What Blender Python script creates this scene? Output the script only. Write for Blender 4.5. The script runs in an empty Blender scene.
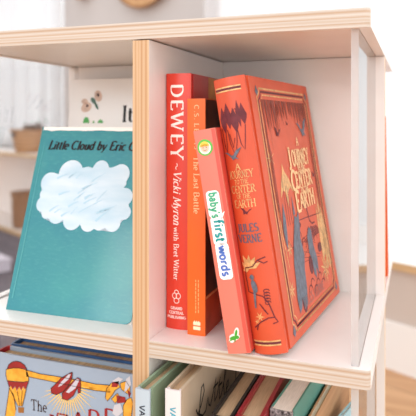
import bpy, bmesh, math, random
from mathutils import Matrix, Vector
R_ = math.radians
C = bpy.context.scene.collection
SC = bpy.context.scene

# ------------------------------------------------------------------ camera, world, light, exposure
cam_d = bpy.data.cameras.new('camera')
cam = bpy.data.objects.new('camera', cam_d); C.objects.link(cam)
cam.location = (0.225, -0.4691, 0.1955)
cam.rotation_euler = (R_(90), 0, 0.3456)
cam_d.sensor_width = 36.0
cam_d.lens = 36.0 * 578.7 / 416.0
cam_d.shift_y = -(208 - 121.85) / 416.0
cam_d.clip_start = 0.01
cam_d.dof.use_dof = True
cam_d.dof.focus_distance = 0.52
cam_d.dof.aperture_fstop = 8.0
SC.camera = cam

w = bpy.data.worlds.new('daylight'); SC.world = w; w.use_nodes = True
wn = w.node_tree.nodes; wl = w.node_tree.links
bg = wn['Background']; bg.inputs[0].default_value = (0.98, 0.99, 1.0, 1); bg.inputs[1].default_value = 1.12

def daylight(name, to_light, energy, angle, col):
    d = bpy.data.lights.new(name, 'SUN'); d.energy = energy; d.angle = R_(angle); d.color = col
    o = bpy.data.objects.new(name, d); C.objects.link(o)
    o.rotation_euler = (-Vector(to_light)).to_track_quat('-Z', 'Y').to_euler(); return o
daylight('front_fill_sun', (0.50, -0.80, 0.42), 0.85, 70, (1, 1, 1))       # added broad soft fill from the camera side, its source unseen
daylight('right_window_daylight', (0.85, 0.38, 0.42), 1.1, 35, (1, 1, 1))   # through the window on the right
daylight('window_daylight', (-0.60, 0.55, 0.55), 0.8, 30, (1, 0.99, 0.98))     # through the window behind the bookcase

ad = bpy.data.lights.new('added_gloss_light', 'AREA'); ad.shape = 'RECTANGLE'; ad.size = 1.45; ad.size_y = .55; ad.energy = 15
ao = bpy.data.objects.new('added_gloss_light', ad); C.objects.link(ao); ao.location = (-.53, -2.2, .84)     # unseen window-like panel, added behind the camera for gloss on the turquoise cover
ao.rotation_euler = (Vector((0, .15, .1)) - ao.location).to_track_quat('-Z', 'Y').to_euler()

vs = SC.view_settings
vs.view_transform = 'Standard'; vs.look = 'None'; vs.gamma = 1; vs.use_curve_mapping = False
vs.exposure = 0.12

# ------------------------------------------------------------------ materials
def lin(c):
    return tuple(((v/255)/12.92 if v/255 <= .04045 else ((v/255+.055)/1.055)**2.4) for v in c) + (1,)

def mat(name, rgb, rough=.5, spec=.5, vary=0.0, scale=60, rgb2=None, coat=0, bump=0, metal=0, stretch=(1,1,1)):
    m = bpy.data.materials.new(name); m.use_nodes = True
    N = m.node_tree.nodes; L = m.node_tree.links; b = N['Principled BSDF']
    b.inputs['Base Color'].default_value = lin(rgb); b.inputs['Roughness'].default_value = rough
    b.inputs['Specular IOR Level'].default_value = spec; b.inputs['Metallic'].default_value = metal
    if coat: b.inputs['Coat Weight'].default_value = coat; b.inputs['Coat Roughness'].default_value = .12
    if vary or rgb2 or bump:
        tc = N.new('ShaderNodeTexCoord'); mp = N.new('ShaderNodeMapping'); mp.inputs['Scale'].default_value = stretch
        nz = N.new('ShaderNodeTexNoise'); nz.inputs['Scale'].default_value = scale; nz.inputs['Detail'].default_value = 5
        L.new(tc.outputs['Object'], mp.inputs[0]); L.new(mp.outputs[0], nz.inputs['Vector'])
        if vary or rgb2:
            rp = N.new('ShaderNodeValToRGB')
            c2 = rgb2 or tuple(max(0, min(255, v*(1-vary))) for v in rgb)
            rp.color_ramp.elements[0].position = .35; rp.color_ramp.elements[1].position = .65
            rp.color_ramp.elements[0].color = lin(c2); rp.color_ramp.elements[1].color = lin(rgb)
            L.new(nz.outputs['Fac'], rp.inputs[0]); L.new(rp.outputs[0], b.inputs['Base Color'])
        if bump:
            bp = N.new('ShaderNodeBump'); bp.inputs['Strength'].default_value = bump; bp.inputs['Distance'].default_value = .001
            L.new(nz.outputs['Fac'], bp.inputs['Height']); L.new(bp.outputs[0], b.inputs['Normal'])
    return m

def ply(name, axis, along, thick, pale=(238,214,182), tan=(214,172,124)):
    """plywood edge: veneer layers across `axis`, grain streaks drawn out along `along`"""
    m = bpy.data.materials.new(name); m.use_nodes = True
    N = m.node_tree.nodes; L = m.node_tree.links; b = N['Principled BSDF']
    b.inputs['Roughness'].default_value = .5; b.inputs['Specular IOR Level'].default_value = .3
    tc = N.new('ShaderNodeTexCoord'); sx = N.new('ShaderNodeSeparateXYZ'); L.new(tc.outputs['Object'], sx.inputs[0])
    mp = N.new('ShaderNodeMapping'); sc = [260, 260, 260]; sc['XYZ'.index(along)] = 5; mp.inputs['Scale'].default_value = sc
    L.new(tc.outputs['Object'], mp.inputs[0])
    nz = N.new('ShaderNodeTexNoise'); nz.inputs['Scale'].default_value = 1.0; nz.inputs['Detail'].default_value = 4
    L.new(mp.outputs[0], nz.inputs['Vector'])
    md = N.new('ShaderNodeMapRange'); md.inputs[1].default_value = -thick/2; md.inputs[2].default_value = thick/2
    L.new(sx.outputs[axis], md.inputs[0])
    ad = N.new('ShaderNodeMath'); ad.operation = 'MULTIPLY_ADD'; ad.inputs[1].default_value = .07; L.new(nz.outputs['Fac'], ad.inputs[0]); L.new(md.outputs[0], ad.inputs[2])
    rp = N.new('ShaderNodeValToRGB'); cr = rp.color_ramp; cr.interpolation = 'LINEAR'
    mid = tuple((a+c)/2 for a, c in zip(pale, tan))
    stops = [(0.0, mid), (.10, pale), (.20, mid), (.245, tan), (.29, pale), (.40, mid), (.50, pale), (.56, tan), (.60, mid), (.72, pale), (.80, mid), (.855, tan), (.90, mid), (.98, pale)]
    while len(cr.elements) < len(stops): cr.elements.new(.5)
    for e, (p, c) in zip(cr.elements, stops): e.position = p; e.color = lin(c)
    L.new(ad.outputs[0], rp.inputs[0])
    mx = N.new('ShaderNodeMixRGB'); mx.blend_type = 'MULTIPLY'; mx.inputs[0].default_value = .25
    r2 = N.new('ShaderNodeValToRGB'); r2.color_ramp.elements[0].position = .3; r2.color_ramp.elements[1].position = .7
    r2.color_ramp.elements[0].color = lin((200,170,140)); r2.color_ramp.elements[1].color = (1,1,1,1)
    L.new(nz.outputs['Fac'], r2.inputs[0]); L.new(rp.outputs[0], mx.inputs[1]); L.new(r2.outputs[0], mx.inputs[2])
    L.new(mx.outputs[0], b.inputs['Base Color'])
    return m

def acrylic(name):
    m = bpy.data.materials.new(name); m.use_nodes = True
    N = m.node_tree.nodes; L = m.node_tree.links; N.remove(N['Principled BSDF'])
    t = N.new('ShaderNodeBsdfTransparent'); t.inputs[0].default_value = (.97,.97,.97,1)
    g = N.new('ShaderNodeBsdfGlossy'); g.inputs['Roughness'].default_value = .01
    lw = N.new('ShaderNodeLayerWeight'); lw.inputs['Blend'].default_value = .5
    p = N.new('ShaderNodeMath'); p.operation = 'POWER'; p.inputs[1].default_value = 3.4; L.new(lw.outputs['Facing'], p.inputs[0])
    f = N.new('ShaderNodeMath'); f.operation = 'MULTIPLY_ADD'; f.inputs[1].default_value = .96; f.inputs[2].default_value = .04; L.new(p.outputs[0], f.inputs[0])
    x = N.new('ShaderNodeMixShader'); L.new(f.outputs[0], x.inputs[0]); L.new(t.outputs[0], x.inputs[1]); L.new(g.outputs[0], x.inputs[2])
    L.new(x.outputs[0], N['Material Output'].inputs[0])
    return m

def see_through(name, rgb, amount, rough=.6):
    m = bpy.data.materials.new(name); m.use_nodes = True
    N = m.node_tree.nodes; L = m.node_tree.links; N.remove(N['Principled BSDF'])
    t = N.new('ShaderNodeBsdfTransparent'); d = N.new('ShaderNodeBsdfDiffuse'); d.inputs[0].default_value = lin(rgb)
    tl = N.new('ShaderNodeBsdfTranslucent'); tl.inputs[0].default_value = lin(rgb)
    a = N.new('ShaderNodeMixShader'); a.inputs[0].default_value = .5; L.new(d.outputs[0], a.inputs[1]); L.new(tl.outputs[0], a.inputs[2])
    x = N.new('ShaderNodeMixShader'); x.inputs[0].default_value = amount; L.new(a.outputs[0], x.inputs[1]); L.new(t.outputs[0], x.inputs[2])
    L.new(x.outputs[0], N['Material Output'].inputs[0])
    return m

LAM = mat('white_laminate', (238,231,226), .32, .5, vary=.015, scale=25)
PLY_Z = ply('plywood_edge_horizontal', 'Z', 'X', .0153, pale=(208,199,189), tan=(188,158,132))
PLY_X = ply('plywood_edge_upright', 'X', 'Z', .0163, pale=(212,180,146), tan=(186,140,96))
PLY_Y = ply('plywood_edge_back', 'Y', 'Z', .015)
ACR = acrylic('clear_acrylic')
ACR_E = see_through('acrylic_cut_edge', (248,244,242), .42)
PAGES = mat('paper_pages', (236,224,204), .8, .2, vary=.12, scale=300, stretch=(6,.3,.3))
PAGES_W = mat('white_pages', (243,232,222), .8, .2, vary=.08, scale=300, stretch=(6,.3,.3))
PAGES_T = mat('aged_pages', (206,174,140), .8, .2, vary=.08, scale=220, stretch=(6,.25,.25))
PAGES_G = mat('gilded_pages', (214,186,134), .35, .6, vary=.4, scale=200, stretch=(.15,4,1), rgb2=(150,118,74))

# ------------------------------------------------------------------ object helpers
def link(name, bm, m, parent=None, smooth=False, loc=None):
    me = bpy.data.meshes.new(name)
    bmesh.ops.recalc_face_normals(bm, faces=bm.faces)
    if smooth:
        for f in bm.faces: f.smooth = True
    bm.to_mesh(me); bm.free()
    for mm in (m if isinstance(m, (list, tuple)) else [m]): me.materials.append(mm)
    o = bpy.data.objects.new(name, me); C.objects.link(o)
    if parent: o.parent = parent
    if loc: o.location = loc
    return o

def thing(name, label, cat, M=None, group=None):
    o = bpy.data.objects.new(name, None); C.objects.link(o); o.empty_display_size = .05
    if M is not None: o.matrix_world = M
    o['label'] = label; o['category'] = cat
    if group: o['group'] = group
    return o

def tag(o, label, cat, group=None):
    o['label'] = label; o['category'] = cat
    if group: o['group'] = group
    return o

def struct(o): o['kind'] = 'structure'; return o

def box(bm, a, b, mi=0):
    v = [bm.verts.new((x, y, z)) for x in (a[0], b[0]) for y in (a[1], b[1]) for z in (a[2], b[2])]
    fs = [(0,1,3,2),(4,6,7,5),(0,4,5,1),(2,3,7,6),(0,2,6,4),(1,5,7,3)]
    out = []
    for f in fs:
        q = bm.faces.new([v[i] for i in f]); q.material_index = mi; out.append(q)
    return out

def prism(bm, pts, axis, a, b, mi=0):
    """2D outline extruded along `axis` from a to b; pts are the other two axes in xyz order"""
    def P(p, t):
        if axis == 0: return (t, p[0], p[1])
        if axis == 1: return (p[0], t, p[1])
        return (p[0], p[1], t)
    va = [bm.verts.new(P(p, a)) for p in pts]; vb = [bm.verts.new(P(p, b)) for p in pts]
    n = len(pts); fs = [bm.faces.new(va), bm.faces.new(vb[::-1])]
    for i in range(n): fs.append(bm.faces.new((va[i], vb[i], vb[(i+1) % n], va[(i+1) % n])))
    for f in fs: f.material_index = mi
    bmesh.ops.triangulate(bm, faces=fs[:2])

def bevel(o, w_=.0006, seg=2):
    md = o.modifiers.new('soft_edges', 'BEVEL'); md.width = w_; md.segments = seg; md.limit_method = 'ANGLE'; md.angle_limit = R_(40)
    return o

def panel(name, a, b, parent, edge, thin_axis, slots=(), slot_side=1, slot_y=None):
    """white laminated plywood board: faces across thin_axis are laminate (slot 0), cut edges plywood (slot 1).
    Slots run front to back and hold the clear side panels."""
    c = [(a[i]+b[i])/2 for i in range(3)]
    A = [a[i]-c[i] for i in range(3)]; B = [b[i]-c[i] for i in range(3)]
    bm = bmesh.new()
    if not slots: box(bm, A, B)
    else:
        y0, y1 = slot_y[0]-c[1], slot_y[1]-c[1]
        rl = .0045 if len(slots) > 1 or slots[0][0] < -.1 else .0003; rr = .0045 if slots[-1][0] > .1 else .0003
        fo = [(A[0], y0)] + arc(A[0]+rl, A[1]+rl, rl, rl, 180, 270, 5) + arc(B[0]-rr, A[1]+rr, rr, rr, 270, 360, 5) + [(B[0], y0)]
        prism(bm, fo, 2, A[2], B[2]); box(bm, (A[0], y1, A[2]), B)
        d = .006
        zt, zb = (B[2], A[2]) if slot_side > 0 else (A[2], B[2]); zi = zt - d*slot_side
        pts = [(A[0], zb), (A[0], zt)]
        for s0, s1 in slots: pts += [(s0-c[0], zt), (s0-c[0], zi), (s1-c[0], zi), (s1-c[0], zt)]
        pts += [(B[0], zt), (B[0], zb)]
        prism(bm, pts, 1, y0, y1)
    for f in bm.faces:
        f.normal_update(); f.material_index = 0 if abs(f.normal[thin_axis]) > .9 or (thin_axis == 2 and abs(f.normal.x) > .97) else 1
    o = link(name, bm, [LAM, edge], parent, loc=c)
    return o

def lathe(bm, prof, n=32, mi=0, cx=0, cy=0):
    rings = [[bm.verts.new((cx+r*math.cos(2*math.pi*i/n), cy+r*math.sin(2*math.pi*i/n), z)) for i in range(n)] for r, z in prof]
    for r0, r1 in zip(rings, rings[1:]):
        for i in range(n): bm.faces.new((r0[i], r0[(i+1) % n], r1[(i+1) % n], r1[i])).material_index = mi
    return rings

# ------------------------------------------------------------------ lettering: a small stroke alphabet
def arc(cx, cy, rx, ry, a0, a1, n=9):
    return [(cx+rx*math.cos(R_(a0+(a1-a0)*i/n)), cy+ry*math.sin(R_(a0+(a1-a0)*i/n))) for i in range(n+1)]
T = 't'
XH = .62
G = {
 'A': (.84, [[T,(.04,0),(.42,1)], [(.42,1),(.8,0)], [(.18,.36),(.66,.36)]], [(.04,0),(.8,0)]),
 'B': (.74, [[(.14,0),(.14,1)], [(.14,1)]+arc(.4,.77,.2,.23,90,-90)+[(.14,.54)], [(.14,.54)]+arc(.42,.27,.25,.27,90,-90)+[(.14,0)]], []),
 'C': (.8, [arc(.44,.5,.38,.5,45,315,14)], []),
 'D': (.84, [[(.14,0),(.14,1)], [(.14,1)]+arc(.36,.5,.42,.5,90,-90,12)+[(.14,0)]], []),
 'E': (.7, [[(.14,0),(.14,1)], [(.14,1),(.62,1),(.62,.86)], [(.14,.52),(.5,.52)], [(.14,0),(.64,0),(.64,.16)]], []),
 'F': (.66, [[(.14,0),(.14,1)], [(.14,1),(.6,1),(.6,.86)], [(.14,.52),(.5,.52)]], [(.14,0)]),
 'G': (.84, [arc(.44,.5,.38,.5,45,340,14)+[(.8,.45),(.55,.45)]], []),
 'H': (.86, [[(.14,0),(.14,1)], [(.72,0),(.72,1)], [(.14,.52),(.72,.52)]], [(.14,0),(.14,1),(.72,0),(.72,1)]),
 'I': (.36, [[(.18,0),(.18,1)]], [(.18,0),(.18,1)]),
 'J': (.5, [[(.34,1),(.34,.2)]+arc(.18,.2,.16,.24,0,-130,6)], [(.34,1)]),
 'L': (.66, [[(.14,1),(.14,0)], [(.14,0),(.6,0),(.6,.2)]], [(.14,1),(.1,0)]),
 'M': (1.0, [[T,(.12,0),(.14,1)], [(.14,1),(.5,.1)], [T,(.5,.1),(.86,1)], [(.86,1),(.88,0)]], [(.12,0),(.88,0)]),
 'N': (.86, [[T,(.14,0),(.14,1)], [(.14,1),(.72,0)], [T,(.72,0),(.72,1)]], [(.14,0),(.72,1)]),
 'O': (.9, [arc(.45,.5,.38,.5,0,360,18)], []),
 'P': (.7, [[(.14,0),(.14,1)], [(.14,1)]+arc(.38,.74,.25,.26,90,-90)+[(.14,.48)]], [(.14,0)]),
 'R': (.8, [[(.14,0),(.14,1)], [(.14,1)]+arc(.38,.75,.23,.25,90,-90)+[(.14,.5)], [(.36,.5),(.74,0)]], [(.14,0),(.76,0)]),
 'S': (.64, [arc(.33,.75,.23,.25,40,270,9)+arc(.33,.25,.25,.25,90,-140,9)], []),
 'T': (.76, [[(.38,0),(.38,1)], [(.06,.82),(.06,1),(.7,1),(.7,.82)]], [(.38,0)]),
 'U': (.84, [[(.14,1),(.14,.34)]+arc(.42,.34,.28,.34,180,360,10)+[(.7,1)]], [(.14,1),(.7,1)]),
 'V': (.8, [[(.04,1),(.4,0)], [T,(.4,0),(.76,1)]], [(.04,1),(.76,1)]),
 'W': (1.14, [[(.04,1),(.32,0)], [T,(.32,0),(.57,1)], [(.57,1),(.84,0)], [T,(.84,0),(1.1,1)]], [(.04,1),(1.1,1)]),
 'Y': (.78, [[(.04,1),(.39,.48)], [T,(.39,.48),(.74,1)], [(.39,.48),(.39,0)]], [(.04,1),(.74,1),(.39,0)]),
 'Z': (.74, [[(.08,.84),(.08,1),(.66,1)], [(.66,1),(.06,0)], [(.06,0),(.68,0),(.68,.16)]], []),
 'a': (.56, [[(.42,0),(.42,.45)]+arc(.26,.42,.16,.2,20,160,6), arc(.24,.17,.18,.17,60,400,12)], []),
 'b': (.6, [[(.12,0),(.12,1)], arc(.3,.31,.2,.31,150,-150,12)], []),
 'c': (.5, [arc(.28,.31,.22,.31,50,310,12)], []),
 'd': (.62, [[(.48,0),(.48,1)], arc(.28,.31,.2,.31,30,330,12)], []),
 'e': (.54, [[(.07,.33),(.47,.33)]+arc(.27,.31,.21,.31,5,310,14)], []),
 'f': (.38, [[(.16,0),(.16,.75)]+arc(.3,.78,.14,.2,180,50,6), [(.02,.6),(.34,.6)]], [(.16,0)]),
 'h': (.64, [[(.13,0),(.13,1)], [(.13,.4)]+arc(.32,.4,.18,.22,170,0,8)+[(.5,0)]], [(.13,0),(.5,0)]),
 'i': (.28, [[(.14,0),(.14,.62)], [(.14,.78),(.14,.9)]], [(.14,0)]),
 'k': (.6, [[(.13,0),(.13,1)], [T,(.13,.25),(.5,.62)], [(.24,.36),(.52,0)]], [(.13,0)]),
 'l': (.28, [[(.14,0),(.14,1)]], [(.14,0)]),
 'n': (.64, [[(.13,0),(.13,.62)], [(.13,.4)]+arc(.32,.4,.18,.22,170,0,8)+[(.5,0)]], [(.13,0),(.5,0)]),
 'o': (.58, [arc(.29,.31,.22,.31,0,360,14)], []),
 'r': (.44, [[(.13,0),(.13,.62)], [(.13,.38)]+arc(.3,.4,.17,.2,170,50,6)], [(.13,0)]),
 's': (.46, [arc(.24,.46,.15,.16,40,260,8)+arc(.23,.15,.17,.15,80,-140,8)], []),
 't': (.38, [[(.15,.85),(.15,.14)]+arc(.27,.14,.12,.14,180,300,5), [(.02,.6),(.34,.6)]], []),
 'u': (.64, [[(.13,.62),(.13,.2)]+arc(.3,.22,.17,.22,180,350,8)+[(.5,.62)], [(.5,.62),(.5,0)]], []),
 'w': (.84, [[(.04,.62),(.24,0)], [T,(.24,0),(.42,.62)], [(.42,.62),(.62,0)], [T,(.62,0),(.8,.62)]], []),
 'y': (.58, [[(.05,.62),(.3,0)], [T,(.53,.62),(.3,0),(.2,-.24),(.06,-.26)]], []),
 "'": (.2, [[(.1,1),(.08,.78)]], []),
 '.': (.24, [[(.1,0),(.1,.1)]], []),
 '~': (.9, [[(.08,.3)]+arc(.28,.3,.18,.1,180,0,6)+arc(.62,.3,.16,.1,180,360,6)], []),
 ' ': (.34, [], []),
}

def ribbon(pts, w0, w1=None):
    """flat ribbon along pts; w may be a number (constant) or a function of the direction"""
    out = []
    pts = [p for i, p in enumerate(pts) if i == 0 or (abs(p[0]-pts[i-1][0])+abs(p[1]-pts[i-1][1])) > 1e-7]
    n = len(pts)
    if n < 2: return out
    L_, R2 = [], []
    for i in range(n):
        p0 = pts[max(0, i-1)]; p1 = pts[min(n-1, i+1)]
        dx, dy = p1[0]-p0[0], p1[1]-p0[1]; l = math.hypot(dx, dy) or 1e-9
        if callable(w0): ww = w0(abs(dy)/l)
        elif w1 is None: ww = w0
        else: ww = w0+(w1-w0)*i/(n-1)
        nx, ny = -dy/l*ww/2, dx/l*ww/2
        L_.append((pts[i][0]+nx, pts[i][1]+ny)); R2.append((pts[i][0]-nx, pts[i][1]-ny))
    for i in range(n-1): out.append([L_[i], L_[i+1], R2[i+1], R2[i]])
    return out

def text(s, x, y, h, ang=0, bold=.14, thin=.05, serif=True, slant=0, gap=.06, width=1.0, heavy=1.0, fit=None, center=False, arch=None):
    """quads for a line of lettering; h = cap height; fit = total length to fill; ang in degrees"""
    bold, thin = bold*1.22, max(thin*1.5, .085)
    tot = sum(G[c][0]*width+gap for c in s)*h
    k = 1.0 if not fit else fit/tot
    polys = []; cx = 0
    for ch in s:
        adv, strokes, sf = G[ch]
        lst = []
        for st in strokes:
            th = st[0] == T; pts = st[1:] if th else st
            wf = (lambda v: thin*1.15) if th else (lambda v: thin+(bold-thin)*v**1.3)
            q = [((p[0]*width), p[1]) for p in pts]
            lst += ribbon(q, wf)
        if serif:
            for (sx, sy) in sf: lst.append([(sx*width-.13, sy-thin*.5), (sx*width+.13, sy-thin*.5), (sx*width+.13, sy+thin*.5), (sx*width-.13, sy+thin*.5)])
        up = arch(cx*h*k) if arch else 0
        for q in lst: polys.append([((p[0]+cx+slant*p[1])*h*k if False else ((p[0]+slant*p[1])*h*min(k,1.15) + cx*h*k), p[1]*h+up) for p in q])
        cx += adv*width+gap
    if center: polys = [[(p[0]-tot*k/2, p[1]) for p in q] for q in polys]
    ca, sa = math.cos(R_(ang)), math.sin(R_(ang))
    return [[(x+p[0]*ca-p[1]*sa, y+p[0]*sa+p[1]*ca) for p in q] for q in polys]

def ellipse(cx, cy, rx, ry, n=20, rot=0):
    ca, sa = math.cos(R_(rot)), math.sin(R_(rot))
    return [(cx+rx*math.cos(2*math.pi*i/n)*ca-ry*math.sin(2*math.pi*i/n)*sa, cy+rx*math.cos(2*math.pi*i/n)*sa+ry*math.sin(2*math.pi*i/n)*ca) for i in range(n)]

def rrect(x0, y0, x1, y1, r, n=5):
    return arc(x1-r, y1-r, r, r, 0, 90, n)+arc(x0+r, y1-r, r, r, 90, 180, n)+arc(x0+r, y0+r, r, r, 180, 270, n)+arc(x1-r, y0+r, r, r, 270, 360, n)

def closed(pts): return list(pts)+[pts[0], pts[1]]

def printed(name, polys, fn, m, parent, label=None, cuts=None):
    """ink on a surface: polygons in millimetres on the surface, carried onto it by fn(u, v)"""
    bm = bmesh.new()
    for q in polys:
        try: bm.faces.new([bm.verts.new((p[0], p[1], 0)) for p in q])
        except ValueError: pass
    bmesh.ops.triangulate(bm, faces=bm.faces[:])
    for cu in ([i*1.3 for i in range(1, 24)] if fn in SPINE_FN else []):
        bmesh.ops.bisect_plane(bm, geom=bm.verts[:]+bm.edges[:]+bm.faces[:], plane_co=(cu, 0, 0), plane_no=(1, 0, 0))
    for v in bm.verts: v.co = fn(v.co.x*.001, v.co.y*.001)
    o = link(name, bm, m, ON.get(fn, parent))
    if label: o['label'] = label
    return o

# ------------------------------------------------------------------ book builder (x = thickness, y = from spine to fore edge, z = height)
SPINE_FN = []; ON = {}
def book(name, label, cat, M, th, de, he, spine, board, pages, bulge=.002, bt=.0025, corner=.0, hinge=.007, inset=.003, group=None, pz=.003, cover_name='cover_board'):
    r = thing(name, label, cat, M, group)
    n = 14
    bm = bmesh.new()
    out = [(th*i/n, -bulge*math.sin(math.pi*i/n)**.8 if 0 < i < n else 0.0) for i in range(n+1)]
    inn = [(min(max(x, bt*.8), th-bt*.8), y+bt*.8) for x, y in out]
    g = bt*.45 if hinge > .004 else 0
    ring = [(g, hinge)] + ([(g, hinge*.55), (0, hinge*.25)] if g else []) + out + ([(th, hinge*.25), (th-g, hinge*.55)] if g else []) + [(th-g, hinge)] + [(th-g-bt*.6, hinge)] + inn[::-1] + [(g+bt*.6, hinge)]
    prism(bm, ring, 2, 0, he)
    o_spine = link('spine', bm, spine, r)
    for x0, x1 in ((0, bt), (th-bt, th)):
        bm = bmesh.new()
        rc = max(corner, .0006)
        pts = [(hinge*.9, 0)] + arc(de-rc, rc, rc, rc, -90, 0, 6) + arc(de-rc, he-rc, rc, rc, 0, 90, 6) + [(hinge*.9, he)]
        prism(bm, pts, 0, x0, x1)
        o_front = bevel(link(cover_name, bm, board, r), .0005, 2)
    bm = bmesh.new()
    box(bm, (bt*1.02, bt*.9, pz), (th-bt*1.02, de-inset, he-pz))
    link('page_block', bm, pages, r)
    def on_spine(off=.0002):
        fn = lambda u, v: Vector((u, -(bulge*math.sin(math.pi*min(max(u/th, .001), .999))**.8)-off, v))
        SPINE_FN.append(fn); ON[fn] = o_spine; return fn
    def on_front(off=.0002):
        fn = lambda u, v: Vector((th+off, u, v)); ON[fn] = o_front; return fn
    return r, on_spine, on_front

def pose(x, y, z=0, yaw=0, lean=0, back=0, facing=False, th=0):
    M = Matrix.Translation((x, y, z)) @ Matrix.Rotation(R_(yaw), 4, 'Z') @ Matrix.Rotation(R_(-lean), 4, 'Y') @ Matrix.Rotation(R_(-back), 4, 'X')
    if facing: M = M @ Matrix.Translation((0, th, 0)) @ Matrix.Rotation(R_(-90), 4, 'Z')
    return M

# ================================================================== THE ROOM
FZ = -0.60
WP = Vector((.1361, 1.4786, 0)); WD = Vector((-.8746, .4848, 0)); WN = Vector((.4848, .8746, 0))   # along and into the window wall
def W_(s, o, z): return WP + WD*s + WN*o + Vector((0, 0, z))
def wall_box(name, s0, s1, o0, o1, z0, z1, m, parent=None):
    bm = bmesh.new()
    v = [bm.verts.new(W_(s, o, z)) for s in (s0, s1) for o in (o0, o1) for z in (z0, z1)]
    for f in [(0,1,3,2),(4,6,7,5),(0,4,5,1),(2,3,7,6),(0,2,6,4),(1,5,7,3)]: bm.faces.new([v[i] for i in f])
    return link(name, bm, m, parent)

WALL = mat('wall_paint', (204,197,194), .8, .2, vary=.02, scale=4)
TRIMW = mat('white_trim_paint', (246,243,240), .5, .4)
GREIGE = mat('greige_panel', (208,194,184), .7, .3, vary=.03, scale=6)
TAN = mat('tan_wood_edge', (222,184,138), .5, .3, vary=.12, scale=30, stretch=(.4,.4,6))

def plank_floor():
    m = bpy.data.materials.new('plank_floor'); m.use_nodes = True
    N = m.node_tree.nodes; L = m.node_tree.links; b = N['Principled BSDF']; b.inputs['Roughness'].default_value = .4
    tc = N.new('ShaderNodeTexCoord'); mp = N.new('ShaderNodeMapping'); mp.inputs['Rotation'].default_value = (0, 0, R_(29)); L.new(tc.outputs['Object'], mp.inputs[0])
    br = N.new('ShaderNodeTexBrick'); br.inputs['Scale'].default_value = 1; br.inputs['Brick Width'].default_value = 1.2; br.inputs['Row Height'].default_value = .14
    br.inputs['Mortar Size'].default_value = .0015; br.inputs['Color1'].default_value = lin((214,168,124)); br.inputs['Color2'].default_value = lin((202,154,110)); br.inputs['Mortar'].default_value = lin((150,110,76))
    L.new(mp.outputs[0], br.inputs['Vector'])
    m2 = N.new('ShaderNodeMapping'); m2.inputs['Rotation'].default_value = (0, 0, R_(29)); m2.inputs['Scale'].default_value = (1.5, 22, 1); L.new(tc.outputs['Object'], m2.inputs[0])
    nz = N.new('ShaderNodeTexNoise'); nz.inputs['Scale'].default_value = 2; nz.inputs['Detail'].default_value = 6; L.new(m2.outputs[0], nz.inputs['Vector'])
    mx = N.new('ShaderNodeMixRGB'); mx.blend_type = 'MULTIPLY'; mx.inputs[0].default_value = .45
    rp = N.new('ShaderNodeValToRGB'); rp.color_ramp.elements[0].position = .3; rp.color_ramp.elements[0].color = lin((196,160,130)); rp.color_ramp.elements[1].position = .65; rp.color_ramp.elements[1].color = (1,1,1,1)
    L.new(nz.outputs['Fac'], rp.inputs[0]); L.new(br.outputs[0], mx.inputs[1]); L.new(rp.outputs[0], mx.inputs[2]); L.new(mx.outputs[0], b.inputs['Base Color'])
    return m
def floor_mesh():
    bm = bmesh.new(); p = [W_(-2.6, .40, 0), W_(6.2, .40, 0), W_(6.2, -5, 0), W_(-2.6, -5, 0)]
    prism(bm, [(q.x, q.y) for q in p], 2, FZ-.05, FZ); return bm
struct(link('floor', floor_mesh(), plank_floor()))

WO = .34   # window wall face lies this far behind the bench front
# wall: pier between the windows, strip under the sills, strip beyond
WL0, WL1 = 1.2, 2.86
def wall_mesh():
    bm = bmesh.new()
    def wb(s0, s1, z0, z1):
        v = [bm.verts.new(W_(s, o, z)) for s in (s0, s1) for o in (WO, WO+.12) for z in (z0, z1)]
        for f in [(0,1,3,2),(4,6,7,5),(0,4,5,1),(2,3,7,6),(0,2,6,4),(1,5,7,3)]: bm.faces.new([v[i] for i in f])
    wb(WL0, WL1, FZ, 1.7)
    wb(-2.4, WL0, FZ, -.25); wb(-2.4, WL0, 1.5, 1.7)
    wb(WL1, 6.0, FZ, .05); wb(WL1, 6.0, 1.5, 1.7)
    return bm
struct(link('wall_back', wall_mesh(), WALL))

GLASS = acrylic('window_glass')
def window(n, s0, s1, z0, z1, bars):
    r = bpy.data.objects.new('window_%d' % n, None); C.objects.link(r); r['kind'] = 'structure'
    bm = bmesh.new()
    def fb(a0, a1, b0, b1, o0=WO+.02, o1=WO+.07):
        v = [bm.verts.new(W_(s, o, z)) for s in (a0, a1) for o in (o0, o1) for z in (b0, b1)]
        for f in [(0,1,3,2),(4,6,7,5),(0,4,5,1),(2,3,7,6),(0,2,6,4),(1,5,7,3)]: bm.faces.new([v[i] for i in f])
    t = .05
    fb(s0, s1, z0, z0+t); fb(s0, s1, z1-t, z1); fb(s0, s0+t, z0+t, z1-t); fb(s1-t, s1, z0+t, z1-t)
    for b in bars: fb(b-.02, b+.02, z0+t, z1-t)
    link('window_frame', bm, TRIMW, r)
    wall_box('window_pane', s0+t, s1-t, WO+.04, WO+.046, z0+t, z1-t, GLASS, r)
    wall_box('window_sill', s0, s1, WO-.04, WO+.02, z0-.03, z0+.004, TRIMW, r)
window(1, -2.4, WL0, -.25, 1.5, (-.62,))
window(2, WL1, 6.0, .05, 1.5, (4.2,))

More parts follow.
